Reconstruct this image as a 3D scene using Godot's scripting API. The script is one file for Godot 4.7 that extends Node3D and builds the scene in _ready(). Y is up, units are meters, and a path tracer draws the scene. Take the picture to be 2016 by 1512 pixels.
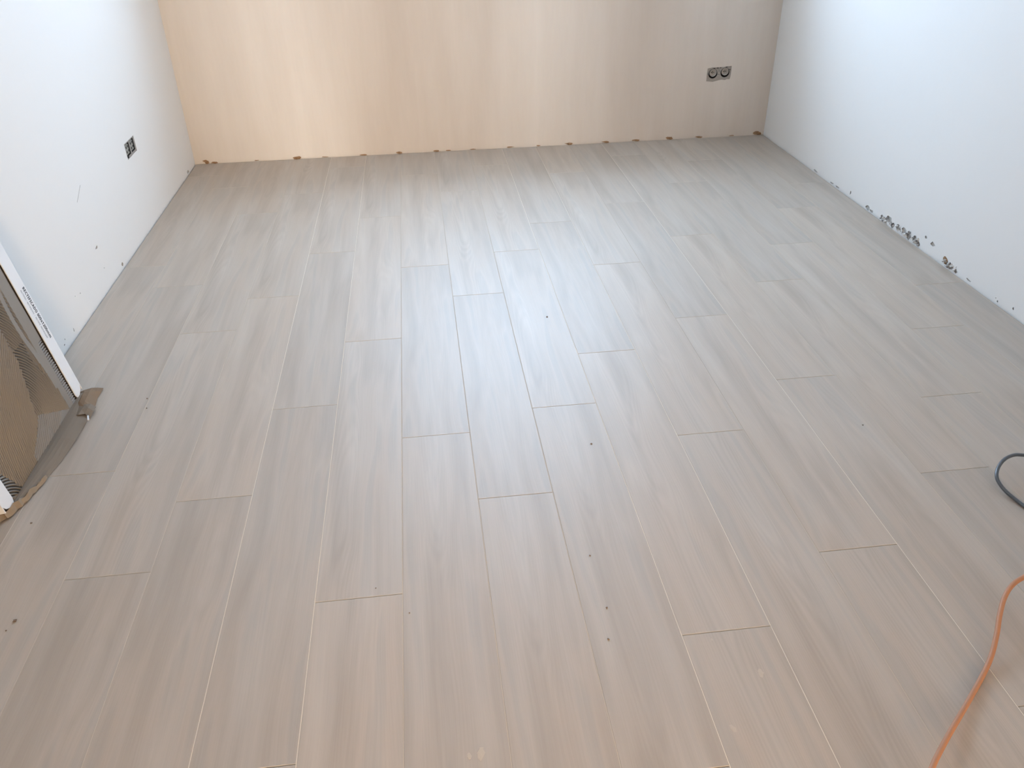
extends Node3D
# A freshly tiled empty room: wood-look plank tiles, bare plaster walls, a leaning tile carton, two cables.

const XL := -1.297      # left wall face
const XR := 2.090       # right wall face
const ZB := -4.797      # back wall face
const ZR := 5.20        # rear wall face, behind the camera
const ZP := 1.60        # added partition behind the camera, its opening shapes the rear light
const CEIL := 2.62
const COL0 := -0.9218   # x of a plank line
const PW := 0.2         # plank pitch across
const PL := 1.2168      # plank pitch along
const GAP := 0.0016
const WIN_X0 := -0.32
const WIN_X1 := 1.38
const WIN_Y0 := 1.10
const WIN_Y1 := 2.40
const WALL_T := 0.56

var PATCH_RIGHT := PackedVector2Array([Vector2(-0.0715, 0.030), Vector2(-0.058, 0.032), Vector2(-0.045, 0.0345), Vector2(-0.02, 0.0335), Vector2(0.0, 0.0345), Vector2(0.022, 0.034), Vector2(0.045, 0.0365), Vector2(0.0715, 0.039), Vector2(0.0725, 0.010), Vector2(0.0712, -0.020), Vector2(0.068, -0.036), Vector2(0.050, -0.0345), Vector2(0.040, -0.039), Vector2(0.020, -0.036), Vector2(0.006, -0.0375), Vector2(-0.010, -0.041), Vector2(-0.034, -0.046), Vector2(-0.055, -0.043), Vector2(-0.0725, -0.0415), Vector2(-0.073, -0.010)])
var PATCH_LEFT := PackedVector2Array([Vector2(-0.073, 0.034), Vector2(-0.030, 0.0335), Vector2(0.020, 0.034), Vector2(0.073, 0.034), Vector2(0.073, 0.0), Vector2(0.072, -0.034), Vector2(0.030, -0.033), Vector2(-0.020, -0.034), Vector2(-0.073, -0.034)])
const CRUMBS := ["brown crumb on the foreground planks, farthest of three in a line right of centre", "brown crumb on the foreground planks, middle of three in a line right of centre", "brown crumb on the foreground planks, nearest of three in a line right of centre", "tiny brown crumb just above a plank end left of centre", "tiny brown crumb beside a plank edge left of centre, below an end joint", "large brown crumb on the floor at the lower left of the frame", "small brown crumb at the left frame edge beside a larger crumb", "brown crumb on the floor in front of the tile carton's near corner", "brown crumb on the bright bluish middle of the floor", "brown crumb on the floor right of centre between two end joints", "brown crumb on the right half of the floor towards the right wall", "farther of two tiny crumbs on the floor right of the tile carton", "nearer of two tiny crumbs on the floor right of the tile carton"]
const SMEARS := ["large pale plaster smear at the bottom edge of the floor, centre", "small pale plaster smear beside the large one at the bottom edge", "small pale plaster fleck just below a plank end, lower right", "pale plaster smear in the middle of a plank, lower right", "pale plaster smear near the bottom edge, lower right"]
var M := {}
var used := {}
var rng := RandomNumberGenerator.new()

func _ready() -> void:
	rng.seed = 4711
	set_camera()
	set_light()
	make_materials()
	build_floor()
	build_walls()
	build_windows()
	build_carton()
	build_sockets()
	build_cables()
	build_crumbs()

# ---------------------------------------------------------------- camera and light
func set_camera() -> void:
	var c := Camera3D.new()
	c.name = "camera"
	c.transform = Transform3D(Basis(Vector3(0.99298096, -0.01812551, 0.11687721), Vector3(0.07802298, 0.84305649, -0.53213547), Vector3(-0.08888886, 0.5375195, 0.83855325)), Vector3(0, 1.40746, 0))
	c.fov = 50.7129
	c.near = 0.05
	add_child(c)
	c.current = true

func set_light() -> void:
	var env := Environment.new()
	var sm := ProceduralSkyMaterial.new()
	sm.sky_top_color = Color(0.62, 0.74, 0.92)
	sm.sky_horizon_color = Color(0.82, 0.88, 0.95)
	sm.ground_bottom_color = Color(0.45, 0.44, 0.42)
	sm.ground_horizon_color = Color(0.60, 0.60, 0.59)
	sm.sky_energy_multiplier = 1.0
	sm.ground_energy_multiplier = 1.0
	var sky := Sky.new()
	sky.sky_material = sm
	env.background_mode = Environment.BG_SKY
	env.sky = sky
	env.background_energy_multiplier = 1.0
	env.tonemap_mode = Environment.TONE_MAPPER_LINEAR
	env.tonemap_exposure = 1.0
	env.sdfgi_enabled = true
	env.ssao_enabled = true
	env.ssil_enabled = true
	var we := WorldEnvironment.new()
	we.name = "world_environment"
	we.environment = env
	add_child(we)
	# daylight through the wide window in the back wall (above the frame)
	area("window_daylight", Vector3((WIN_X0 + WIN_X1) / 2, (WIN_Y0 + WIN_Y1) / 2, ZB - 0.47), Vector3(0, 0, 1), Vector2(WIN_X1 - WIN_X0 - 0.1, WIN_Y1 - WIN_Y0 - 0.1), Color(0.77, 0.88, 1.0), 12.9)
	# added warm fill light, set in an unseen glazed door behind the camera
	area("added_rear_light", Vector3(1.10, 1.30, ZR - 0.03), Vector3(0, 0, -1), Vector2(1.7, 2.0), Color(1.0, 0.84, 0.65), 57.0)

func area(called: String, at: Vector3, towards: Vector3, size: Vector2, color: Color, energy: float) -> void:
	var l := AreaLight3D.new()
	l.name = called
	l.area_size = size
	l.light_color = color
	l.light_energy = energy
	l.area_range = 12.0
	l.shadow_enabled = true
	add_child(l)
	l.look_at_from_position(at, at + towards, Vector3.UP)

# ---------------------------------------------------------------- naming
func numbered(called: String) -> String:
	if not used.has(called):
		used[called] = 0
		return called
	used[called] += 1
	return "%s_%03d" % [called, used[called]]

func base(called: String, at := Vector3.ZERO) -> Node3D:
	var o := Node3D.new()
	o.name = numbered(called)
	add_child(o)
	o.position = at
	return o

func tag(o: Node, label: String, category := "", group := "", kind := "") -> void:
	if label: o.set_meta("label", label)
	if category: o.set_meta("category", category)
	if group: o.set_meta("group", group)
	if kind: o.set_meta("kind", kind)

func part(called: String, mesh: Mesh, mat: Material, parent: Node, at := Transform3D.IDENTITY) -> MeshInstance3D:
	var o := MeshInstance3D.new()
	o.name = numbered(called) if parent == self else called
	o.mesh = mesh
	if mat: o.material_override = mat
	parent.add_child(o, true)
	o.transform = at
	return o

# ---------------------------------------------------------------- materials
func mat(color: Color, rough := 0.8, spec := 0.5) -> StandardMaterial3D:
	var m := StandardMaterial3D.new()
	m.albedo_color = color
	m.roughness = rough
	m.metallic_specular = spec
	return m

func c255(r: float, g: float, b: float) -> Color:
	return Color(r / 255.0, g / 255.0, b / 255.0)

func noise(s: int, freq: float, oct := 3) -> FastNoiseLite:
	var n := FastNoiseLite.new()
	n.seed = s
	n.noise_type = FastNoiseLite.TYPE_SIMPLEX_SMOOTH
	n.frequency = freq
	n.fractal_octaves = oct
	return n

func sstep(a: float, b: float, x: float) -> float:
	var t := clampf((x - a) / (b - a), 0.0, 1.0)
	return t * t * (3.0 - 2.0 * t)

func make_materials() -> void:
	# plaster: white side walls, cream back wall with paler bands and upright streaks
	var grain := NoiseTexture2D.new()
	grain.width = 512
	grain.height = 512
	grain.seamless = true
	grain.as_normal_map = true
	grain.bump_strength = 1.2
	grain.noise = noise(3, 0.03, 4)
	M.plaster = mat(c255(228, 227, 224), 0.92, 0.25)
	M.plaster.uv1_triplanar = true
	M.plaster.uv1_world_triplanar = true
	M.plaster.uv1_scale = Vector3(1.3, 1.3, 1.3)
	M.plaster.normal_enabled = true
	M.plaster.normal_texture = grain
	M.plaster.normal_scale = 0.12
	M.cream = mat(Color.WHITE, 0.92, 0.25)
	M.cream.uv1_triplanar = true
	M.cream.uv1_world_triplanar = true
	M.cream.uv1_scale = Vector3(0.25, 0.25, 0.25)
	M.cream.albedo_texture = back_wall_texture()
	M.ceiling = mat(c255(230, 228, 224), 0.95, 0.2)
	M.hollow = mat(c255(182, 180, 176), 0.95, 0.2)
	M.hollow_warm = mat(c255(164, 138, 112), 0.95, 0.2)
	M.crumb = mat(c255(176, 174, 170), 0.95, 0.2)
	M.crumb_dark = mat(c255(138, 136, 134), 0.95, 0.2)
	M.crumb_tan = mat(c255(150, 122, 95), 0.95, 0.2)
	M.speck = mat(c255(124, 108, 94), 0.9, 0.3)
	M.bed = mat(c255(58, 52, 47), 0.95, 0.2)
	M.grout = mat(c255(222, 213, 200), 0.9, 0.3)
	M.grout_dull = mat(c255(192, 182, 169), 0.9, 0.3)
	M.tile_edge = mat(c255(178, 167, 154), 0.7, 0.4)
	M.tile_body = mat(c255(206, 197, 185), 0.8, 0.3)
	M.frame = mat(c255(235, 235, 232), 0.4, 0.5)
	M.glass = mat(Color(0.95, 0.98, 1.0, 0.06), 0.02, 0.5)
	M.glass.transparency = BaseMaterial3D.TRANSPARENCY_ALPHA
	M.mortar = mat(c255(136, 130, 122), 0.55, 0.45)
	M.carton = mat(c255(226, 228, 230), 0.7, 0.4)
	M.kraft = mat(c255(150, 122, 92), 0.9, 0.3)
	M.kraft_dark = mat(c255(132, 112, 92), 0.9, 0.3)
	M.kraft_light = mat(c255(148, 132, 112), 0.9, 0.3)
	M.smeared = mat(c255(128, 118, 106), 0.9, 0.3)
	M.ink = mat(c255(48, 52, 58), 0.7, 0.3)
	M.ink_grey = mat(c255(138, 146, 152), 0.7, 0.3)
	M.tile_back = mat(c255(86, 80, 75), 0.8, 0.3)
	M.orange = mat(c255(182, 130, 96), 0.5, 0.45)
	M.slate = mat(c255(66, 74, 82), 0.36, 0.7)
	M.patch = mat(c255(152, 147, 141), 0.95, 0.2)
	M.box_dark = mat(c255(34, 34, 36), 0.8, 0.3)
	M.insert = mat(c255(172, 167, 161), 0.8, 0.35)
	M.insert_grey = mat(c255(140, 140, 134), 0.8, 0.35)
	M.planks = []
	for k in 12:
		var m := mat(Color.WHITE, 0.50, 0.65)
		m.albedo_texture = plank_texture(k)
		M.planks.append(m)

func back_wall_texture() -> ImageTexture:
	# one sheet of 4 m by 4 m: uneven upright streaks and paler bands over a greyer tone
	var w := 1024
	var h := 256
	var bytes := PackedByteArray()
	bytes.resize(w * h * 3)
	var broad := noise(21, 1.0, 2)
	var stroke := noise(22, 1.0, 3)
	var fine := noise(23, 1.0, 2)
	var thick := c255(232, 230, 226)  # paler of the two tones mixed below
	var grey_tone := c255(194, 186, 177)
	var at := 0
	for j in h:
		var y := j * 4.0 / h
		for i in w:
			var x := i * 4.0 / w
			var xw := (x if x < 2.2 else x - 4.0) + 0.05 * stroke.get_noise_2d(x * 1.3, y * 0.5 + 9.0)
			# two broad upright bands, set paler than the rest of the wall
			var pale_band := exp(-pow((xw + 0.72) / 0.42, 2.0)) + 0.8 * exp(-pow((xw - 0.62) / 0.34, 2.0))
			var paleness := 0.28 + 0.55 * pale_band + 0.3 * broad.get_noise_2d(x * 1.1 + 7.0, y * 0.22) + 0.12 * stroke.get_noise_2d(x * 5.0, y * 0.7) + 0.03 * fine.get_noise_2d(x * 45.0, y * 5.0)
			var c := grey_tone.lerp(thick, clampf(paleness, 0.0, 1.0))
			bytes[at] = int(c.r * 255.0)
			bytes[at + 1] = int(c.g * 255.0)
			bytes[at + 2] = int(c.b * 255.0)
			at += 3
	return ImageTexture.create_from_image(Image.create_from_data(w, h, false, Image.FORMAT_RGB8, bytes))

func plank_texture(k: int) -> ImageTexture:
	# u runs along the plank (1.2 m), v across it (0.2 m)
	var w := 640
	var h := 224
	var bytes := PackedByteArray()
	bytes.resize(w * h * 3)
	var a := noise(100 + k, 1.0, 2)
	var b := noise(200 + k, 1.0, 3)
	var f := noise(300 + k, 1.0, 2)
	var r := RandomNumberGenerator.new()
	r.seed = 900 + k
	var tone := r.randf_range(-0.011, 0.011)
	var warm := r.randf_range(-0.005, 0.006)
	var heart := r.randf_range(0.03, 0.17)
	var tip := r.randf_range(-0.3, 1.4)
	var rings := r.randf_range(0.2, 1.0)
	var at := 0
	for j in h:
		var y := j * 0.2 / h
		for i in w:
			var x := i * 1.2 / w
			var warp := a.get_noise_2d(x * 1.3, y * 7.0)
			var band := b.get_noise_2d(x * 0.8 + warp * 0.2, (y + warp * 0.012) * 12.0)
			var line := f.get_noise_2d(x * 5.0, (y + warp * 0.010) * 260.0)
			# cathedral arches about a heart line
			var dy := (y - heart + warp * 0.012) * 9.0
			var arch := sin((absf(x - tip) * 3.0 + dy * dy * 16.0 + warp * 1.5) * 9.0) * exp(-dy * dy * 2.5) * rings
			var dark := sstep(0.22, 0.62, band + 0.35 * warp)
			var v := tone + band * 0.062 + line * 0.011 + arch * 0.011 - dark * 0.040
			var hue := warm + 0.008 * warp - 0.010 * dark
			bytes[at] = clampi(int((0.686 + v + hue) * 255.0), 0, 255)
			bytes[at + 1] = clampi(int((0.640 + v) * 255.0), 0, 255)
			bytes[at + 2] = clampi(int((0.588 + v - hue * 0.9) * 255.0), 0, 255)
			at += 3
	return ImageTexture.create_from_image(Image.create_from_data(w, h, false, Image.FORMAT_RGB8, bytes))

# ---------------------------------------------------------------- mesh helpers
func tri(st: SurfaceTool, a: Vector3, b: Vector3, c: Vector3, n: Vector3) -> void:
	if (b - a).cross(c - a).dot(n) > 0.0:
		var t := b
		b = c
		c = t
	st.add_vertex(a)
	st.add_vertex(b)
	st.add_vertex(c)

func quad(st: SurfaceTool, a: Vector3, b: Vector3, c: Vector3, d: Vector3, n: Vector3) -> void:
	tri(st, a, b, c, n)
	tri(st, a, c, d, n)

func box_into(st: SurfaceTool, lo: Vector3, hi: Vector3, bevel := 0.0) -> void:
	# a box with its twelve edges cut off
	var c := (lo + hi) / 2.0
	var e := (hi - lo) / 2.0
	var b := minf(bevel, minf(e.x, minf(e.y, e.z)) * 0.9)
	for ax in 3:
		var u := (ax + 1) % 3
		var v := (ax + 2) % 3
		for s in [-1.0, 1.0]:
			var q: Array[Vector3] = []
			for k in [[-1.0, -1.0], [1.0, -1.0], [1.0, 1.0], [-1.0, 1.0]]:
				var p := Vector3.ZERO
				p[ax] = s * e[ax]
				p[u] = k[0] * (e[u] - b)
				p[v] = k[1] * (e[v] - b)
				q.append(c + p)
			var n := Vector3.ZERO
			n[ax] = s
			quad(st, q[0], q[1], q[2], q[3], n)
			if b <= 0.0:
				continue
			for s2 in [-1.0, 1.0]:
				var r: Array[Vector3] = []
				for k in [[0, -1.0], [0, 1.0], [1, 1.0], [1, -1.0]]:
					var p := Vector3.ZERO
					p[ax] = s * (e[ax] if k[0] == 0 else e[ax] - b)
					p[u] = s2 * (e[u] - b if k[0] == 0 else e[u])
					p[v] = k[1] * (e[v] - b)
					r.append(c + p)
				var n2 := Vector3.ZERO
				n2[ax] = s
				n2[u] = s2
				quad(st, r[0], r[1], r[2], r[3], n2)
				for s3 in [-1.0, 1.0]:
					if ax == 0:
						var p0 := c + Vector3(s * e.x, s2 * (e.y - b), s3 * (e.z - b))
						var p1 := c + Vector3(s * (e.x - b), s2 * e.y, s3 * (e.z - b))
						var p2 := c + Vector3(s * (e.x - b), s2 * (e.y - b), s3 * e.z)
						tri(st, p0, p1, p2, Vector3(s, s2, s3))

func begin() -> SurfaceTool:
	var st := SurfaceTool.new()
	st.begin(Mesh.PRIMITIVE_TRIANGLES)
	return st

func flat(st: SurfaceTool) -> ArrayMesh:
	st.set_smooth_group(-1)
	st.generate_normals()
	return st.commit()

func box_mesh(lo: Vector3, hi: Vector3, bevel := 0.0) -> ArrayMesh:
	var st := begin()
	st.set_smooth_group(-1)
	box_into(st, lo, hi, bevel)
	return flat(st)

func grid_mesh(rows: Array) -> ArrayMesh:
	# rows of points joined to one smooth closed-edge sheet; the caller orders them so that it faces out
	var st := begin()
	st.set_smooth_group(0)
	var n: int = rows[0].size()
	for r in rows:
		for p in r:
			st.add_vertex(p)
	for j in rows.size() - 1:
		for i in n - 1:
			var a := j * n + i
			for q in [a, a + 1, a + n, a + 1, a + n + 1, a + n]:
				st.add_index(q)
	st.generate_normals()
	return st.commit()

func tube(points: PackedVector3Array, radius: float, sides := 12) -> ArrayMesh:
	var curve := Curve3D.new()
	for i in points.size():
		var d := (points[mini(i + 1, points.size() - 1)] - points[maxi(i - 1, 0)]) / 6.0
		curve.add_point(points[i], -d, d)
	curve.bake_interval = 0.006
	var path := curve.get_baked_points()
	var rows := []
	var side := Vector3.UP
	for i in path.size():
		var t := (path[mini(i + 1, path.size() - 1)] - path[maxi(i - 1, 0)]).normalized()
		side = (side - t * side.dot(t)).normalized()
		var other := t.cross(side)
		var ring := []
		for k in sides + 1:
			var a := TAU * k / sides
			ring.append(path[i] + (side * cos(a) - other * sin(a)) * radius)
		rows.append(ring)
	for e in [0, -1]:   # round the ends off to a point
		var mid: Vector3 = path[0] if e == 0 else path[path.size() - 1]
		var cap := []
		for k in sides + 1:
			cap.append(mid)
		if e == 0: rows.push_front(cap)
		else: rows.append(cap)
	return grid_mesh(rows)

func lump(s: int, size: Vector3, jag := 0.35) -> ArrayMesh:
	# an irregular broken crumb sitting on y = 0
	var n := noise(s, 1.0, 2)
	var rows := []
	for j in 6:
		var th := PI * j / 5.0
		var ring := []
		for i in 9:
			var ph := TAU * (i % 8) / 8.0
			var d := Vector3(sin(th) * cos(ph), cos(th), sin(th) * sin(ph))
			var r := 1.0 + jag * n.get_noise_3d(d.x * 1.7 + s, d.y * 1.7, d.z * 1.7) * 2.0
			var p := d * r * size * 0.5
			ring.append(Vector3(p.x, maxf(p.y + size.y * 0.42, 0.0), p.z))
		rows.append(ring)
	var st := begin()
	st.set_smooth_group(-1)
	for j in 5:
		for i in 8:
			var a: Vector3 = rows[j][i]
			var b: Vector3 = rows[j][i + 1]
			var c: Vector3 = rows[j + 1][i + 1]
			var d: Vector3 = rows[j + 1][i]
			var o := (a + b + c + d) / 4.0 - Vector3(0, size.y * 0.4, 0)
			if a.distance_to(b) > 1e-6: tri(st, a, b, c, o)
			if c.distance_to(d) > 1e-6: tri(st, a, c, d, o)
	return flat(st)

func lathe(profile: PackedVector2Array, sides := 24) -> ArrayMesh:
	# profile (radius, height) turned about the z axis, facing +z
	var st := begin()
	st.set_smooth_group(-1)
	for k in sides:
		var a := TAU * k / sides
		var b := TAU * (k + 1) / sides
		for i in profile.size() - 1:
			var p := profile[i]
			var q := profile[i + 1]
			var d := q - p
			var m := (a + b) / 2.0
			var n := Vector3(cos(m) * d.y, sin(m) * d.y, -d.x)
			var v := [Vector3(p.x * cos(a), p.x * sin(a), p.y), Vector3(p.x * cos(b), p.x * sin(b), p.y), Vector3(q.x * cos(b), q.x * sin(b), q.y), Vector3(q.x * cos(a), q.x * sin(a), q.y)]
			if p.x > 1e-6: tri(st, v[0], v[1], v[2], n)
			if q.x > 1e-6: tri(st, v[0], v[2], v[3], n)
	return flat(st)

func ragged(s: int, w: float, h: float, n := 9, jag := 0.4) -> PackedVector2Array:
	# irregular outline standing on its lower edge, centred on x
	var r := RandomNumberGenerator.new()
	r.seed = s
	var out := PackedVector2Array()
	for i in n:
		var a := TAU * i / n
		var k := 1.0 - jag * r.randf()
		out.append(Vector2(cos(a) * w * 0.5 * k, sin(a) * h * 0.5 * k))
	return out

# ---------------------------------------------------------------- floor
func plank_mesh(w: float, l: float, u0: float, v0: float) -> ArrayMesh:
	# origin at the middle of the glazed face; u along, v across; surface 0 glazed top, 1 long edges, 2 bare ends
	var c := 0.0006
	var t := 0.0092
	var hw := w / 2.0
	var hl := l / 2.0
	var top := begin()
	top.set_smooth_group(-1)
	for q in [[-1, -1], [1, -1], [1, 1], [-1, -1], [1, 1], [-1, 1]]:
		top.set_uv(Vector2(u0 + (hl + q[1] * (hl - c)) / PL, v0 + (hw + q[0] * (hw - c)) / PW))
		top.set_normal(Vector3.UP)
		top.add_vertex(Vector3(q[0] * (hw - c), 0, q[1] * (hl - c)))
	var mesh := top.commit()
	var st := begin()
	var ends := begin()
	st.set_smooth_group(-1)
	ends.set_smooth_group(-1)
	for s in [-1.0, 1.0]:
		quad(st, Vector3(s * (hw - c), 0, -hl + c), Vector3(s * (hw - c), 0, hl - c), Vector3(s * hw, -c, hl), Vector3(s * hw, -c, -hl), Vector3(s, 1, 0))
		quad(st, Vector3(s * hw, -c, -hl), Vector3(s * hw, -c, hl), Vector3(s * hw, -t, hl), Vector3(s * hw, -t, -hl), Vector3(s, 0, 0))
		quad(ends, Vector3(-hw + c, 0, s * (hl - c)), Vector3(hw - c, 0, s * (hl - c)), Vector3(hw, -c, s * hl), Vector3(-hw, -c, s * hl), Vector3(0, 1, s))
		quad(ends, Vector3(-hw, -c, s * hl), Vector3(hw, -c, s * hl), Vector3(hw, -t, s * hl), Vector3(-hw, -t, s * hl), Vector3(0, 0, s))
	st.generate_normals()
	st.commit(mesh)
	ends.generate_normals()
	ends.commit(mesh)
	return mesh

func build_floor() -> void:
	var fl := base("floor")
	tag(fl, "floor of pale grey beige wood look plank tiles laid in staggered rows", "floor", "", "structure")
	part("tile_adhesive_bed", box_mesh(Vector3(XL - 0.1, -0.16, ZB - 0.1), Vector3(XR + 0.1, -0.0094, ZR + 0.1)), M.bed, fl)
	# one joint of every row, measured; the others follow at the length of a plank
	var joints := [-3.348, -3.124, -2.707, -1.746, -2.157, -2.556, -1.950, -1.647, -2.050, -1.138, -1.849, -1.339, -2.098, -1.588, -1.937, -2.350, -2.682, -2.02]
	var edge := 0.006
	var z_lo := ZB + edge
	var z_hi := ZR - edge
	var shared := {}
	var count := 0
	for k in joints.size():
		var x0 := maxf(COL0 + (k - 2) * PW + GAP / 2, XL + edge)
		var x1 := minf(COL0 + (k - 1) * PW - GAP / 2, XR - edge)
		if x1 - x0 < 0.004:
			continue
		var j: float = joints[k]
		while j - PL > z_lo: j -= PL
		var a := z_lo
		var row := 0
		while a < z_hi - 0.01:
			var b := minf(j - GAP / 2, z_hi)
			var l := b - a
			var u0 := (PL - l) / PL if row == 0 else 0.0
			var v0 := (x0 - (COL0 + (k - 2) * PW)) / PW
			var key := "%.4f %.4f %.3f" % [x1 - x0, l, u0]
			if not shared.has(key): shared[key] = plank_mesh(x1 - x0, l, u0, v0)
			var o := part("plank", shared[key], null, fl, Transform3D(Basis.IDENTITY, Vector3((x0 + x1) / 2, rng.randf_range(-0.0003, 0.0), (a + b) / 2)))
			o.set_surface_override_material(0, M.planks[(count * 5 + k * 3 + rng.randi_range(0, 2)) % 12])
			o.set_surface_override_material(1, M.tile_edge)
			o.set_surface_override_material(2, M.tile_body)
			count += 1
			a = j + GAP / 2
			j += PL
			row += 1
	# grout in the long joints, paler where it was wiped less
	for k in range(1, joints.size()):
		var x := COL0 + (k - 2) * PW
		if x > XL + 0.01 and x < XR - 0.006:
			part("grout_line", box_mesh(Vector3(x - GAP / 2, -0.009, z_lo), Vector3(x + GAP / 2, -0.0008, z_hi)), M.grout if k in [4, 5, 9, 10, 12] else M.grout_dull, fl)

# ---------------------------------------------------------------- walls, ceiling
func csg_box(lo: Vector3, hi: Vector3, m: Material, parent: Node, called: String, op := CSGShape3D.OPERATION_UNION) -> CSGBox3D:
	var b := CSGBox3D.new()
	b.name = called
	b.size = hi - lo
	b.position = (lo + hi) / 2.0
	b.material = m
	b.operation = op
	parent.add_child(b, true)
	return b

func csg_body(lo: Vector3, hi: Vector3, m: Material, parent: Node) -> CSGCombiner3D:
	# a plaster box in a combiner at the origin, ready for openings and chips to be cut
	var c := CSGCombiner3D.new()
	c.name = "plaster"
	parent.add_child(c, true)
	csg_box(lo, hi, m, c, "slab")
	return c

func csg_chip(outline: PackedVector2Array, at: Vector3, turn: Basis, depth: float, m: Material, parent: Node) -> void:
	# cut a ragged outline into a wall; turn.z points out of the wall
	var p := CSGPolygon3D.new()
	p.name = "chip"
	p.polygon = outline
	p.mode = CSGPolygon3D.MODE_DEPTH
	p.depth = depth * 2.0
	p.material = m
	p.operation = CSGShape3D.OPERATION_SUBTRACTION
	parent.add_child(p, true)
	p.transform = Transform3D(turn, at + turn.z * depth)

func chips(body: Node, where: Array, turn: Basis, along: int, face: float, m: Material, s: int) -> void:
	# where: [place along the wall, height, width, tall]
	for i in where.size():
		var c: Array = where[i]
		var at := Vector3(face, c[1], c[0]) if along == 2 else Vector3(c[0], c[1], face)
		csg_chip(ragged(s + i * 7, c[2], c[3], 9, 0.55), at, turn, 0.0045, m, body)

func wall(called: String, label: String) -> Node3D:
	var w := base(called)
	tag(w, label, "wall", "", "structure")
	return w

func build_walls() -> void:
	var face_back := Basis.IDENTITY
	var face_left := Basis(Vector3(0, 0, -1), Vector3.UP, Vector3(1, 0, 0))
	var face_right := Basis(Vector3(0, 0, 1), Vector3.UP, Vector3(-1, 0, 0))
	var low := -0.15
	# back wall with its window opening, socket recess and chipped foot
	var wb := wall("wall_back", "cream plastered back wall with streaky paler upright bands and a chipped bottom edge")
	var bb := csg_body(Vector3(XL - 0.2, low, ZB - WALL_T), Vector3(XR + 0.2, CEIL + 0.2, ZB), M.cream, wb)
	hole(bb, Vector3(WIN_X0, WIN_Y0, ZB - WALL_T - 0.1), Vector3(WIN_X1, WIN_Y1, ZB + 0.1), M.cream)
	var feet := [[-1.236, 0.014, 0.05, 0.022], [-1.19, 0.004, 0.05, 0.012], [-0.95, 0.004, 0.03, 0.008], [-0.722, 0.006, 0.06, 0.022], [-0.56, 0.003, 0.05, 0.007], [-0.335, 0.003, 0.06, 0.010], [-0.132, 0.006, 0.045, 0.014], [0.086, 0.004, 0.05, 0.012], [0.16, 0.003, 0.04, 0.008], [0.302, 0.003, 0.05, 0.008], [0.53, 0.004, 0.05, 0.010], [0.698, 0.003, 0.04, 0.010], [0.88, 0.006, 0.06, 0.016], [1.105, 0.006, 0.07, 0.014], [1.29, 0.006, 0.05, 0.014], [1.497, 0.008, 0.05, 0.020], [1.68, 0.005, 0.05, 0.012], [1.888, 0.004, 0.04, 0.008], [2.05, 0.012, 0.06, 0.028]]
	chips(bb, feet, face_back, 0, ZB, M.hollow_warm, 40)
	csg_chip(PATCH_RIGHT, Vector3(1.7645, 0.3705, ZB), face_back, 0.045, M.patch, bb)
	for f in feet:
		if f[3] > 0.011:
			var o := part("plaster_crumb", lump(int(f[0] * 91) + 400, Vector3(f[2] * 0.5, f[3] * 0.75, 0.012), 0.4), M.crumb_tan, wb)
			o.position = Vector3(f[0] + 0.008, 0.0, ZB + 0.003)
	# left wall
	var wl := wall("wall_left", "white plastered left wall with a double socket recess and small scuffs")
	var lb := csg_body(Vector3(XL - 0.2, low, ZB - 0.01), Vector3(XL, CEIL + 0.2, ZR + 0.2), M.plaster, wl)
	csg_chip(PATCH_LEFT, Vector3(XL, 0.376, -3.824), face_left, 0.045, M.patch, lb)
	chips(lb, [[-4.62, 0.014, 0.05, 0.03], [-3.349, 0.016, 0.03, 0.022], [-2.745, 0.026, 0.008, 0.018], [-2.66, 0.035, 0.010, 0.007], [-2.644, 0.022, 0.012, 0.006], [-2.887, 0.105, 0.008, 0.008], [-2.84, 0.115, 0.006, 0.006], [-3.148, 0.178, 0.032, 0.013], [-3.16, 0.085, 0.008, 0.006]], face_left, 2, XL, M.hollow, 140)
	var scratch := begin()
	scratch.set_smooth_group(-1)
	box_into(scratch, Vector3(-0.001, -0.042, -0.0014), Vector3(0.0005, 0.042, 0.0014), 0.0004)
	part("scratch", flat(scratch), M.crumb, wl, Transform3D(Basis(Vector3.RIGHT, -1.05), Vector3(XL, 0.398, -3.14)))
	# right wall with the broken-off plaster along its foot
	var wr := wall("wall_right", "bluish white plastered right wall with broken plaster along its foot")
	var rb := csg_body(Vector3(XR, low, ZB - 0.01), Vector3(XR + 0.2, CEIL + 0.2, ZR + 0.2), M.plaster, wr)
	var broken := [[-4.06, 0.006, 0.06, 0.014], [-3.86, 0.006, 0.05, 0.012], [-3.80, 0.006, 0.05, 0.012], [-3.664, 0.022, 0.014, 0.022], [-3.485, 0.010, 0.05, 0.026], [-3.445, 0.008, 0.04, 0.018], [-3.34, 0.012, 0.05, 0.035], [-3.295, 0.024, 0.06, 0.050], [-3.25, 0.014, 0.04, 0.034], [-3.205, 0.018, 0.05, 0.042], [-3.16, 0.020, 0.05, 0.040], [-3.115, 0.016, 0.05, 0.044], [-3.07, 0.014, 0.05, 0.040], [-3.035, 0.012, 0.04, 0.024], [-2.996, 0.058, 0.022, 0.014], [-2.94, 0.050, 0.040, 0.022], [-2.835, 0.022, 0.05, 0.045], [-2.79, 0.012, 0.04, 0.026], [-2.755, 0.010, 0.03, 0.020], [-2.67, 0.012, 0.05, 0.010], [-2.486, 0.010, 0.010, 0.010], [-2.50, 0.018, 0.006, 0.005], [-2.40, 0.024, 0.010, 0.014]]
	chips(rb, broken, face_right, 2, XR, M.hollow, 240)
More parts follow.
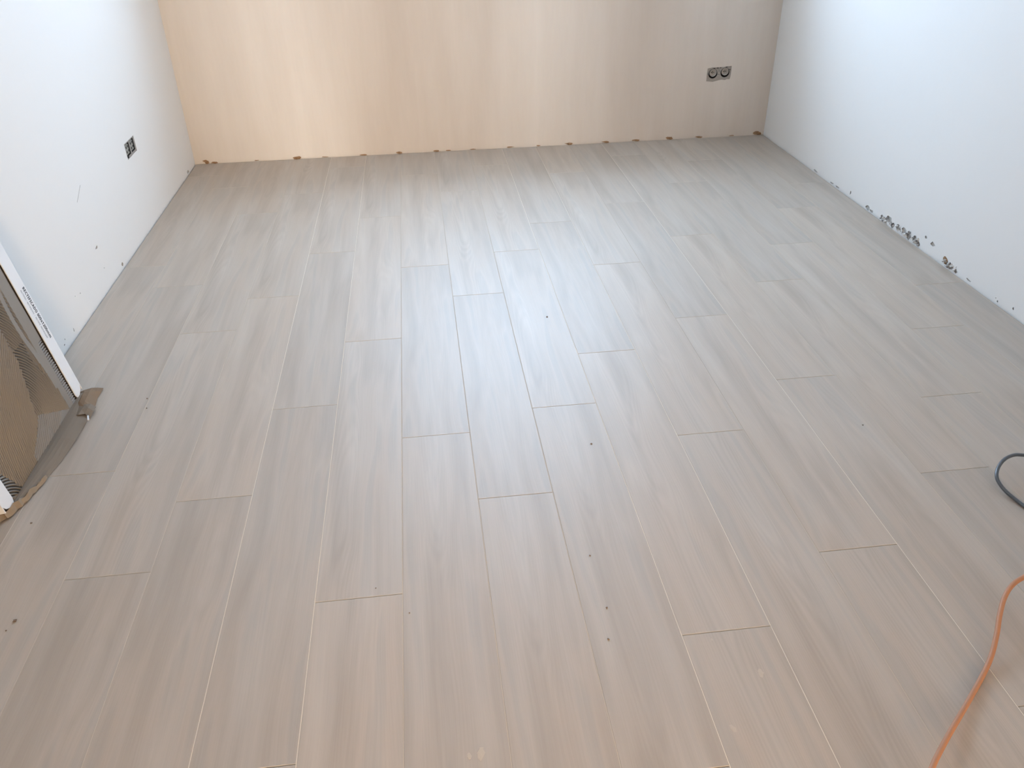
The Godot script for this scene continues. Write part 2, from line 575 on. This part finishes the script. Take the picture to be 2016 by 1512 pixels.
	for i in 84:
		var z := rng.randf_range(-3.36, -3.03) if i < 60 else rng.randf_range(-2.86, -2.75)
		var s := Vector3(rng.randf_range(0.005, 0.011), rng.randf_range(0.005, 0.012), rng.randf_range(0.006, 0.017))
		var up := rng.randf_range(0.0, 0.030) * (1.0 if i < 60 else 0.7)
		var o := part("plaster_crumb", lump(500 + i, s, 0.5), [M.plaster, M.plaster, M.crumb, M.crumb_dark][i % 4], wr, Transform3D(Basis(Vector3.UP, rng.randf() * TAU), Vector3(XR + rng.randf_range(-0.004, 0.006), up, z)))
		o.name = o.name
	var tan := part("plaster_crumb", lump(570, Vector3(0.012, 0.034, 0.03), 0.4), M.crumb_tan, wr)
	tan.position = Vector3(XR + 0.004, 0.006, -2.838)
	# rear wall with the opening for the added glazed door, and the ceiling
	var we := wall("wall_rear", "plain white plastered rear wall with an opening for the added glazed door")
	var eb := csg_body(Vector3(XL - 0.2, low, ZR), Vector3(XR + 0.2, CEIL + 0.2, ZR + 0.2), M.plaster, we)
	hole(eb, Vector3(0.2, 0.0, ZR - 0.1), Vector3(2.0, 2.4, ZR + 0.3), M.plaster)
	var wp := wall("added_partition", "added white plastered partition behind the camera, its doorway shaping the rear light")  # added wall, its doorway placed to shape light on the back wall
	var pb := csg_body(Vector3(XL - 0.1, low, ZP), Vector3(XR + 0.1, CEIL + 0.1, ZP + 0.15), M.plaster, wp)
	hole(pb, Vector3(0.05, 0.0, ZP - 0.1), Vector3(1.0, 2.25, ZP + 0.3), M.plaster)
	var ce := part("ceiling", box_mesh(Vector3(XL - 0.2, CEIL, ZB - WALL_T), Vector3(XR + 0.2, CEIL + 0.2, ZR + 0.2)), M.ceiling, self)
	tag(ce, "flat white plastered ceiling slab over the room", "ceiling", "", "structure")

func hole(body: Node, lo: Vector3, hi: Vector3, m: Material) -> void:
	csg_box(lo, hi, m, body, "opening", CSGShape3D.OPERATION_SUBTRACTION)

func build_windows() -> void:
	var w := base("window_1")
	tag(w, "wide three pane white window above the back wall", "window", "", "structure")
	var z := ZB - WALL_T + 0.05
	glazed(w, WIN_X0, WIN_X1, WIN_Y0, WIN_Y1, z, 3)
	part("sill", box_mesh(Vector3(WIN_X0, WIN_Y0, ZB - WALL_T + 0.09), Vector3(WIN_X1, WIN_Y0 + 0.02, ZB + 0.0), 0.003), M.frame, w)
	var d := base("door_1")  # unseen door, added to house the warm rear light
	tag(d, "added unseen white framed glazed double door in the rear wall", "door", "", "structure")
	glazed(d, 0.2, 2.0, 0.0, 2.4, ZR + 0.12, 2)

func glazed(o: Node, x0: float, x1: float, y0: float, y1: float, z: float, panes: int) -> void:
	var f := 0.05
	for x in [x0, x1 - f]:
		part("frame_post", box_mesh(Vector3(x, y0, z - 0.03), Vector3(x + f, y1, z + 0.03), 0.004), M.frame, o)
	for y in [y0, y1 - f]:
		part("frame_rail", box_mesh(Vector3(x0 + f, y, z - 0.03), Vector3(x1 - f, y + f, z + 0.03), 0.004), M.frame, o)
	var step := (x1 - x0 - 2 * f) / panes
	for i in panes:
		var a := x0 + f + i * step
		if i > 0:
			part("mullion", box_mesh(Vector3(a - 0.025, y0 + f, z - 0.028), Vector3(a + 0.025, y1 - f, z + 0.028), 0.004), M.frame, o)
		part("pane", box_mesh(Vector3(a + 0.01, y0 + f - 0.01, z - 0.003), Vector3(a + step - 0.01, y1 - f + 0.01, z + 0.003)), M.glass, o)

# ---------------------------------------------------------------- the leaning tile carton
const LEAN := 0.155
var lean_u := Vector3(-LEAN, 1.0, 0.0).normalized()
var lean_n := Vector3(1.0, LEAN, 0.0).normalized()

func on_carton(s: float, z: float, out := 0.0) -> Vector3:
	# s metres up the leaning face, out metres off it
	return Vector3(-1.141, 0.0, z) + lean_u * s + lean_n * out

func carton_box(s0: float, s1: float, z0: float, z1: float, o0: float, o1: float, bevel := 0.0) -> ArrayMesh:
	var st := begin()
	st.set_smooth_group(-1)
	box_into(st, Vector3(o0, s0, z0), Vector3(o1, s1, z1), bevel)
	return flat(st)

func comb(s: float, z: float, wob: float) -> float:
	# height of the combed adhesive over the tile, metres: strokes of a notched trowel, later ones over earlier ones
	var d := -1.0          # distance along the comb, in metres; below zero is a smoothed place
	var p := Vector2(s, z)
	var wave := wob * 0.0003
	# every stroke: arcs about a centre, inside bounds
	d = p.distance_to(Vector2(0.20, -1.93)) + wave                                           # upper arcs
	if s > 0.42: d = p.distance_to(Vector2(0.62, -1.55)) + wave
	if s > 0.66: d = p.distance_to(Vector2(0.55, -2.70)) + wave
	if s > 0.90: d = p.distance_to(Vector2(1.20, -1.70)) + wave
	var edge := lerpf(-2.125, -2.063, clampf((0.264 - s) / 0.16, 0.0, 1.2))
	if z > edge and s < 0.42 - (z + 2.1) * 0.5: d = p.distance_to(Vector2(-0.074, -2.458)) + wave      # long left sweep
	if s < 0.285 and z < edge and z > -2.205 - 0.02 * sin(s * 20.0): d = p.distance_to(Vector2(0.11, -2.0)) + wave      # round arcs in the middle
	if s < 0.10 - absf(z + 2.075) * 0.55 and s > 0.0 and z < -1.96: d = s * 0.93 + (z + 2.1) * 0.42 + wave        # patch at the foot
	if s < 0.115 and z > -1.855 + s * 0.5: d = p.distance_to(Vector2(-0.06, -1.74)) + wave         # near corner
	if z < -2.255 and s < 0.24: d = s + wave                                                # ticks beside the far flap
	elif z < -2.225 and s < 0.5: d = -1.0 if s > 0.28 else s * 0.25 + z + wave
	if s > 0.1 and s < 0.46 and absf(z + 2.213 + 0.012 * sin(s * 14.0)) < 0.010: d = -1.0    # smoothed track
	var ridge := 0.0004
	if d >= 0.0:
		var t := fposmod(d / 0.0084, 1.0)
		var c := 0.5 + 0.5 * cos(TAU * t)
		ridge = pow(c, 2.0) * (0.0062 + wob * 0.0018)
	if s < 0.012: ridge *= s / 0.012
	return (-0.0012 if d >= 0.0 else 0.0028) + ridge + wob * 0.0006

func build_carton() -> void:
	var t := base("tile_carton", Vector3(-1.18, 0.0, -2.034))
	tag(t, "open white tile carton leaning on the left wall, its tile face combed with grey adhesive", "carton")
	var off := Transform3D(Basis.IDENTITY, -t.position)
	var z0 := -2.333
	var z1 := -1.735
	var top := 0.88
	var frame := Transform3D(Basis(lean_n, lean_u, Vector3(0, 0, 1)), Vector3(-1.141, 0, 0)) 
	frame = off * frame
	part("tile", carton_box(0.006, top, z0 + 0.006, z1 - 0.006, -0.013, -0.003, 0.0008), M.tile_back, t, frame)
	# combed adhesive: a relief over the tile between the two flaps
	var n := noise(61, 9.0, 3)
	var fine := noise(62, 60.0, 2)
	var rows := []
	var zs := PackedFloat32Array()
	var zz := -2.2775
	while zz < -1.789:
		zs.append(zz)
		zz += 0.0013
	var s := 0.0
	while s < top - 0.004:
		var row := []
		for z in zs:
			var wob := n.get_noise_2d(s, z)
			row.append(on_carton(s, z, -0.003 + comb(s, z, wob) + fine.get_noise_2d(s, z) * 0.0001))
		rows.append(row)
		s += 0.0013 if s < 0.56 else 0.004
	var mort := part("combed_adhesive", grid_mesh(rows), M.mortar, t, off)
	mort.set_meta("label", "grey tile adhesive combed in sweeping ridges")
	# the two white flaps folded over the long edges
	for side in [0, 1]:
		var a: float = z0 if side == 0 else z1 - 0.050
		var st := begin()
		st.set_smooth_group(-1)
		var low := 0.018
		# outline of the flap, its foot worn to a rounded tongue
		var pts: Array[Vector2] = [Vector2(low + 0.022, a), Vector2(low + 0.008, a + 0.010), Vector2(low + 0.002, a + 0.022), Vector2(low - 0.004, a + 0.036), Vector2(low + 0.001, a + 0.046), Vector2(low + 0.012, a + 0.0505), Vector2(top, a + 0.050), Vector2(top, a)]
		if side == 1:
			for i in pts.size(): pts[i].y = 2 * a + 0.05 - pts[i].y
		var c := Vector2(0.4, a + 0.025)
		for i in pts.size():
			var p := pts[i]
			var q := pts[(i + 1) % pts.size()]
			tri(st, Vector3(0.0046, c.x, c.y), Vector3(0.0046, p.x, p.y), Vector3(0.0046, q.x, q.y), Vector3(1, 0, 0))
			tri(st, Vector3(0.0020, c.x, c.y), Vector3(0.0020, p.x, p.y), Vector3(0.0020, q.x, q.y), Vector3(-1, 0, 0))
			var mid := (p + q) / 2 - c
			quad(st, Vector3(0.0046, p.x, p.y), Vector3(0.0046, q.x, q.y), Vector3(0.0020, q.x, q.y), Vector3(0.0020, p.x, p.y), Vector3(0, mid.x, mid.y))
		# the side of the carton, behind the flap
		var o0 := z0 - 0.0025 if side == 0 else z1
		box_into(st, Vector3(-0.0155, 0.022, o0), Vector3(0.0046, top, o0 + 0.0025))
		var fl := part("flap", flat(st), M.carton, t, frame)
		fl.set_meta("label", "white folded carton flap")
		if side == 0:
			print_row(fl, "RECTIFICADO 600x1200mm", 0.394, -2.3285, 0.172, 0.0125, M.ink, true)
			print_row(fl, "RECTIFIED / RETTIFICATO  •  RECTIFIÉ  REKTIFIZIERT", 0.393, -2.3085, 0.164, 0.0075, M.ink_grey, false)
	# back of the carton, standing on the floor behind the tile
	part("back_panel", carton_box(0.012, top, z0, z1, -0.018, -0.016, 0.0005), M.kraft, t, frame)
	build_kraft(t, off)

func print_row(parent: Node, text: String, s: float, z: float, length: float, tall: float, m: Material, bold: bool) -> void:
	# lettering that reads down the flap, its tops towards the outer edge
	var tm := TextMesh.new()
	tm.text = text
	var f := SystemFont.new()
	f.font_names = PackedStringArray(["Droid Sans"])
	if bold: f.font_weight = 700
	tm.font = f
	tm.font_size = 64
	tm.pixel_size = 0.001
	tm.depth = 0.0005
	tm.horizontal_alignment = HORIZONTAL_ALIGNMENT_LEFT
	var box := tm.get_aabb()
	var kx := length / box.size.x
	var ky := tall / box.size.y
	# x of the text runs down (-s), y of the text runs to -z
	var b := Basis(Vector3(0, -kx, 0), Vector3(0, 0, -ky), Vector3(0.6, 0, 0))
	var start := box.position
	var o := part("printed_text", tm, m, parent, Transform3D(b, Vector3(0.0048, s, z + tall)))
	o.transform.origin -= b * Vector3(start.x, start.y, 0)

func sheet(called: String, rows: Array, thick: float, m: Material, parent: Node, off: Transform3D) -> MeshInstance3D:
	# a bent sheet of card with thickness: outer side, inner side and rim
	var st := begin()
	st.set_smooth_group(-1)
	var r := rows.size()
	var c: int = rows[0].size()
	var lower := []
	for j in r:
		var line := []
		for i in c:
			var du: Vector3 = rows[j][mini(i + 1, c - 1)] - rows[j][maxi(i - 1, 0)]
			var dv: Vector3 = rows[mini(j + 1, r - 1)][i] - rows[maxi(j - 1, 0)][i]
			var nn := du.cross(dv).normalized()
			if nn.y < 0.0: nn = -nn
			line.append(rows[j][i] - nn * thick)
		lower.append(line)
	for j in r - 1:
		for i in c - 1:
			var n: Vector3 = rows[j][i] - lower[j][i]
			quad(st, rows[j][i], rows[j][i + 1], rows[j + 1][i + 1], rows[j + 1][i], n)
			quad(st, lower[j][i], lower[j][i + 1], lower[j + 1][i + 1], lower[j + 1][i], -n)
	for i in c - 1:
		quad(st, rows[0][i], rows[0][i + 1], lower[0][i + 1], lower[0][i], rows[0][i] - rows[1][i])
		quad(st, rows[r - 1][i], rows[r - 1][i + 1], lower[r - 1][i + 1], lower[r - 1][i], rows[r - 1][i] - rows[r - 2][i])
	for j in r - 1:
		quad(st, rows[j][0], rows[j + 1][0], lower[j + 1][0], lower[j][0], rows[j][0] - rows[j][1])
		quad(st, rows[j][c - 1], rows[j + 1][c - 1], lower[j + 1][c - 1], lower[j][c - 1], rows[j][c - 1] - rows[j][c - 2])
	return part(called, flat(st), m, parent, off)

func build_kraft(t: Node, off: Transform3D) -> void:
	# the bottom flap lies out on the floor, smeared with adhesive
	var rim := [[-2.315, -1.118], [-2.26, -1.092], [-2.18, -1.080], [-2.067, -1.079], [-1.97, -1.088], [-1.90, -1.100], [-1.834, -1.112], [-1.76, -1.132]]
	var rows := []
	for k in 6:
		var f := k / 5.0
		var row := []
		for i in rim.size():
			var p: Array = rim[i]
			var w := sin(i * 2.3 + 0.7) * 0.0022 * f
			var y := 0.0175 * (1.0 - f) + 0.006 * sin(f * PI) + 0.003 * f + w
			row.append(Vector3(lerpf(-1.143, p[1], f), maxf(y, 0.002), lerpf(p[0], p[0], f)))
		rows.append(row)
	sheet("bottom_flap", rows, 0.0015, M.smeared, t, off).set_meta("label", "bottom flap of the carton smeared with adhesive")
	# torn brown corner at the far end
	var torn := [[Vector3(-1.156, 0.006, -2.340), Vector3(-1.140, 0.011, -2.343), Vector3(-1.118, 0.013, -2.350), Vector3(-1.102, 0.009, -2.355), Vector3(-1.088, 0.002, -2.362)],
		[Vector3(-1.146, 0.010, -2.322), Vector3(-1.130, 0.018, -2.318), Vector3(-1.114, 0.018, -2.320), Vector3(-1.098, 0.011, -2.330), Vector3(-1.086, 0.003, -2.344)],
		[Vector3(-1.143, 0.011, -2.295), Vector3(-1.126, 0.022, -2.290), Vector3(-1.110, 0.021, -2.290), Vector3(-1.098, 0.012, -2.296), Vector3(-1.088, 0.002, -2.302)],
		[Vector3(-1.143, 0.010, -2.262), Vector3(-1.124, 0.021, -2.258), Vector3(-1.107, 0.022, -2.256), Vector3(-1.094, 0.014, -2.258), Vector3(-1.082, 0.002, -2.264)],
		[Vector3(-1.143, 0.009, -2.232), Vector3(-1.122, 0.016, -2.236), Vector3(-1.104, 0.021, -2.230), Vector3(-1.090, 0.017, -2.238), Vector3(-1.076, 0.004, -2.228)]]
	sheet("torn_corner", torn, 0.0014, M.kraft_dark, t, off).set_meta("label", "torn brown cardboard corner")
	var curl := [[Vector3(-1.118, 0.018, -2.240), Vector3(-1.100, 0.022, -2.238), Vector3(-1.086, 0.020, -2.242), Vector3(-1.072, 0.008, -2.240)],
		[Vector3(-1.124, 0.014, -2.216), Vector3(-1.104, 0.020, -2.212), Vector3(-1.086, 0.021, -2.218), Vector3(-1.070, 0.012, -2.210)],
		[Vector3(-1.126, 0.012, -2.196), Vector3(-1.106, 0.018, -2.186), Vector3(-1.090, 0.014, -2.196), Vector3(-1.074, 0.004, -2.182)]]
	sheet("torn_strip", curl, 0.0012, M.smeared, t, off)
	part("white_scrap", box_mesh(Vector3(-0.0025, 0, -0.014), Vector3(0.0025, 0.003, 0.014), 0.0008), M.carton, t, off * Transform3D(Basis(Vector3.UP, 0.35), Vector3(-1.072, 0.014, -2.168)))
	# crumpled brown corner at the near end
	var crumple := []
	var n := noise(77, 14.0, 2)
	for j in 7:
		var row := []
		for i in 7:
			var f := i / 6.0
			var g := j / 6.0
			var z := lerpf(-1.815, -1.700, g)
			var x := lerpf(-1.178, -1.118 + 0.02 * n.get_noise_2d(g * 3.0, 1.0) - 0.045 * g, f)
			var y := 0.030 * (1.0 - f) * (0.3 + g) + 0.004 + 0.030 * absf(n.get_noise_2d(x * 4.0, z * 4.0)) * (1.0 - 0.7 * f)
			row.append(Vector3(x, y, z))
		crumple.append(row)
	sheet("crumpled_corner", crumple, 0.0014, M.kraft_light, t, off).set_meta("label", "crumpled brown cardboard corner")
	# the ragged pale rim of the bottom flap, curling up off the floor towards the near end
	var ridge := [[], [], []]
	for i in 15:
		var f := i / 14.0
		var z := lerpf(-1.900, -1.735, f)
		var x := lerpf(-1.100, -1.146, f * f * 0.55 + f * 0.45) + rng.randf_range(-0.002, 0.002)
		var w := 0.003 + rng.randf_range(0.0, 0.003) + 0.005 * f
		ridge[0].append(Vector3(x - w, 0.010 + 0.008 * f + 0.003 * sin(i * 2.9), z - 0.003))
		ridge[1].append(Vector3(x - w * 0.3, 0.012 + 0.012 * f + 0.004 * sin(i * 1.3), z))
		ridge[2].append(Vector3(x + w * 0.5, 0.003 + 0.003 * absf(sin(i * 1.9)), z + 0.003))
	sheet("torn_strip", ridge, 0.0012, M.kraft_light, t, off)

# ---------------------------------------------------------------- sockets
func build_sockets() -> void:
	# right one: two round boxes in a ragged mortar patch in the back wall
	var r := base("socket_box", Vector3(1.7645, 0.3705, ZB))
	tag(r, "double unfinished socket in the cream back wall, two round dusty inserts in grey mortar", "socket")
	mortar_patch(r, PATCH_RIGHT, [Vector2(-0.0365, -0.001), Vector2(0.0355, 0.003)], 0.0268, 0.0)
	for c in [Vector2(-0.0365, -0.001), Vector2(0.0355, 0.003)]:
		part("box_ring", lathe(PackedVector2Array([Vector2(0.0256, -0.040), Vector2(0.0256, -0.006), Vector2(0.0264, -0.006), Vector2(0.0264, -0.040)])), M.box_dark, r, Transform3D(Basis.IDENTITY, Vector3(c.x, c.y, 0)))
		part("box_bottom", lathe(PackedVector2Array([Vector2(0.0, -0.038), Vector2(0.0264, -0.038), Vector2(0.0264, -0.040)])), M.box_dark, r, Transform3D(Basis.IDENTITY, Vector3(c.x, c.y, 0)))
		var ins := part("insert", lathe(PackedVector2Array([Vector2(0.0, -0.012), Vector2(0.0150, -0.012), Vector2(0.0165, -0.003), Vector2(0.0200, -0.001), Vector2(0.0212, -0.004), Vector2(0.0212, -0.024), Vector2(0.0, -0.024)]), 28), M.insert, r, Transform3D(Basis.IDENTITY, Vector3(c.x + 0.0015, c.y + 0.0042, 0)))
		ins.set_meta("label", "round pale grey insert")
		for k in [-1.0, 1.0]:
			part("contact_hole", lathe(PackedVector2Array([Vector2(0.0, -0.0112), Vector2(0.0024, -0.0112), Vector2(0.0024, -0.0125)]), 10), M.box_dark, ins, Transform3D(Basis.IDENTITY, Vector3(k * 0.0065, 0, 0)))
		part("centre_boss", box_mesh(Vector3(-0.0035, -0.005, -0.013), Vector3(0.0035, 0.008, -0.006), 0.001), M.insert_grey, ins)
	for p in [Vector3(-0.030, 0.0265, 0.0), Vector3(-0.012, 0.028, 0.0), Vector3(0.008, 0.0285, 0.0), Vector3(0.042, 0.031, 0.0), Vector3(-0.003, -0.010, 0.0), Vector3(0.062, 0.016, 0.0)]:
		part("dark_gap", lump(760 + int(p.x * 999), Vector3(0.014, 0.004, 0.003), 0.3), M.box_dark, r, Transform3D(Basis.IDENTITY, p + Vector3(0, 0, -0.0012)))
	for k in 7:
		var bit := part("mortar_lump", lump(700 + k, Vector3(0.008, 0.006, 0.007), 0.5), [M.patch, M.crumb_dark, M.crumb][k % 3], r)
		bit.position = [Vector3(-0.004, 0.022, -0.001), Vector3(0.001, 0.010, -0.001), Vector3(-0.004, -0.012, -0.001), Vector3(0.062, 0.012, -0.001), Vector3(-0.066, -0.004, -0.001), Vector3(-0.050, 0.028, -0.001), Vector3(0.012, 0.029, -0.001)][k]
	# left one: a double box with terminal inserts
	var l := base("socket_box", Vector3(XL, 0.376, -3.824))
	l.rotation.y = PI / 2
	tag(l, "double unfinished socket low on the white left wall, dark terminal holes in a grey patch", "socket")
	mortar_patch(l, PATCH_LEFT, [Vector2(-0.034, 0.002), Vector2(0.034, 0.002)], 0.0, 0.026)
	for x in [-0.034, 0.034]:
		part("box_shell", box_mesh(Vector3(x - 0.0262, -0.0245, -0.044), Vector3(x + 0.0262, 0.0285, -0.030)), M.box_dark, l)
		var m := part("insert", box_mesh(Vector3(x - 0.021, -0.020, -0.026), Vector3(x + 0.021, 0.022, -0.004), 0.002), M.insert_grey, l)
		m.set_meta("label", "grey terminal insert")
		for p in [Vector2(-0.012, 0.012), Vector2(0.010, 0.013), Vector2(-0.013, -0.008), Vector2(0.012, -0.006)]:
			part("terminal_hole", lathe(PackedVector2Array([Vector2(0.0, -0.0035), Vector2(0.0054, -0.0035), Vector2(0.0060, -0.0045)]), 12), M.box_dark, m, Transform3D(Basis.IDENTITY, Vector3(x + p.x, p.y, 0.0)))
		part("terminal_screw", lathe(PackedVector2Array([Vector2(0.0, -0.0026), Vector2(0.0026, -0.0026), Vector2(0.0032, -0.0042)]), 10), M.crumb, m, Transform3D(Basis.IDENTITY, Vector3(x, 0.002, 0.0)))
	part("cable_hole", lathe(PackedVector2Array([Vector2(0.0, 0.0008), Vector2(0.007, 0.0008), Vector2(0.008, -0.003)]), 12), M.box_dark, l, Transform3D(Basis.IDENTITY, Vector3(-0.058, -0.024, 0.0)))

func mortar_patch(parent: Node, outline: PackedVector2Array, centres: Array, radius: float, half: float) -> void:
	var p := CSGPolygon3D.new()
	p.name = "mortar_patch"
	p.polygon = outline
	p.depth = 0.034
	p.material = M.patch
	parent.add_child(p, true)
	p.position = Vector3(0, 0, -0.0015)
	for c in centres:
		if radius > 0.0:
			var y := CSGCylinder3D.new()
			y.name = "opening"
			y.radius = radius
			y.height = 0.2
			y.sides = 28
			y.material = M.box_dark
			y.operation = CSGShape3D.OPERATION_SUBTRACTION
			p.add_child(y, true)
			y.transform = Transform3D(Basis(Vector3.RIGHT, PI / 2), Vector3(c.x, c.y, 0))
		else:
			csg_box(Vector3(c.x - half, c.y - half, -0.1), Vector3(c.x + half, c.y + half, 0.1), M.box_dark, p, "opening", CSGShape3D.OPERATION_SUBTRACTION)

# ---------------------------------------------------------------- cables and crumbs
func build_cables() -> void:
	var o := part("extension_cable", tube(PackedVector3Array([Vector3(1.72, 0.006, -1.10), Vector3(1.60, 0.012, -1.17), Vector3(1.45, 0.034, -1.20), Vector3(1.340, 0.049, -1.180), Vector3(1.2632, 0.05, -1.155), Vector3(1.2232, 0.047, -1.1372), Vector3(1.1882, 0.042, -1.1093), Vector3(1.1555, 0.034, -1.0719), Vector3(1.1256, 0.024, -1.0321), Vector3(1.0913, 0.014, -0.9921), Vector3(1.0545, 0.0075, -0.9578), Vector3(0.9802, 0.01, -0.8961), Vector3(0.9033, 0.018, -0.8337), Vector3(0.8589, 0.025, -0.7961), Vector3(0.8236, 0.032, -0.7641), Vector3(0.74, 0.03, -0.68), Vector3(0.66, 0.012, -0.56), Vector3(0.60, 0.0054, -0.40)]), 0.0053, 14), M.orange, self)
	tag(o, "orange cable curving over the floor at the lower right", "cable")
	var g := part("power_cable", tube(PackedVector3Array([Vector3(1.85, 0.0052, -1.42), Vector3(1.74, 0.012, -1.53), Vector3(1.64, 0.026, -1.575), Vector3(1.5642, 0.034, -1.583), Vector3(1.5329, 0.038, -1.5822), Vector3(1.4977, 0.038, -1.5691), Vector3(1.4659, 0.034, -1.5454), Vector3(1.446, 0.028, -1.5211), Vector3(1.4416, 0.02, -1.5018), Vector3(1.4452, 0.012, -1.4734), Vector3(1.4547, 0.007, -1.4434), Vector3(1.4617, 0.0055, -1.4203), Vector3(1.475, 0.0052, -1.37), Vector3(1.52, 0.0052, -1.30)]), 0.0047, 14), M.slate, self)
	tag(g, "dark blue grey cable bent in a loop at the right edge of the floor", "cable")

func build_crumbs() -> void:
	var spots := [[0.329, -1.401, 4.0], [0.334, -1.235, 4.0], [0.319, -1.148, 4.5], [-0.184, -1.364, 3.5], [-0.107, -1.279, 3.0], [-0.988, -1.373, 8.0], [-0.997, -1.347, 4.0], [-1.076, -1.711, 5.0], [0.415, -2.636, 6.0], [0.422, -1.843, 5.0], [1.232, -1.821, 4.0], [-0.929, -2.278, 4.5], [-0.916, -2.221, 4.5]]
	for i in spots.size():
		var s: Array = spots[i]
		var d: float = s[2] * 0.001
		var o := part("mortar_crumb", lump(800 + i, Vector3(d, d * 0.6, d), 0.5), M.speck, self)
		o.position = Vector3(s[0], -0.0002, s[1])
		tag(o, CRUMBS[i], "crumb", "mortar crumbs on the floor")
	var pale := [[0.022, -0.918, 0.026], [0.001, -0.914, 0.012], [0.539, -1.117, 0.008], [0.610, -1.022, 0.018], [0.51, -0.907, 0.016]]
	for i in pale.size():
		var s: Array = pale[i]
		var o := part("plaster_smear", lump(840 + i, Vector3(s[2] * 0.6, 0.0006, s[2]), 0.5), M.grout_dull, self)
		o.position = Vector3(s[0], -0.0001, s[1])
		tag(o, SMEARS[i], "smear", "plaster smears on the floor")
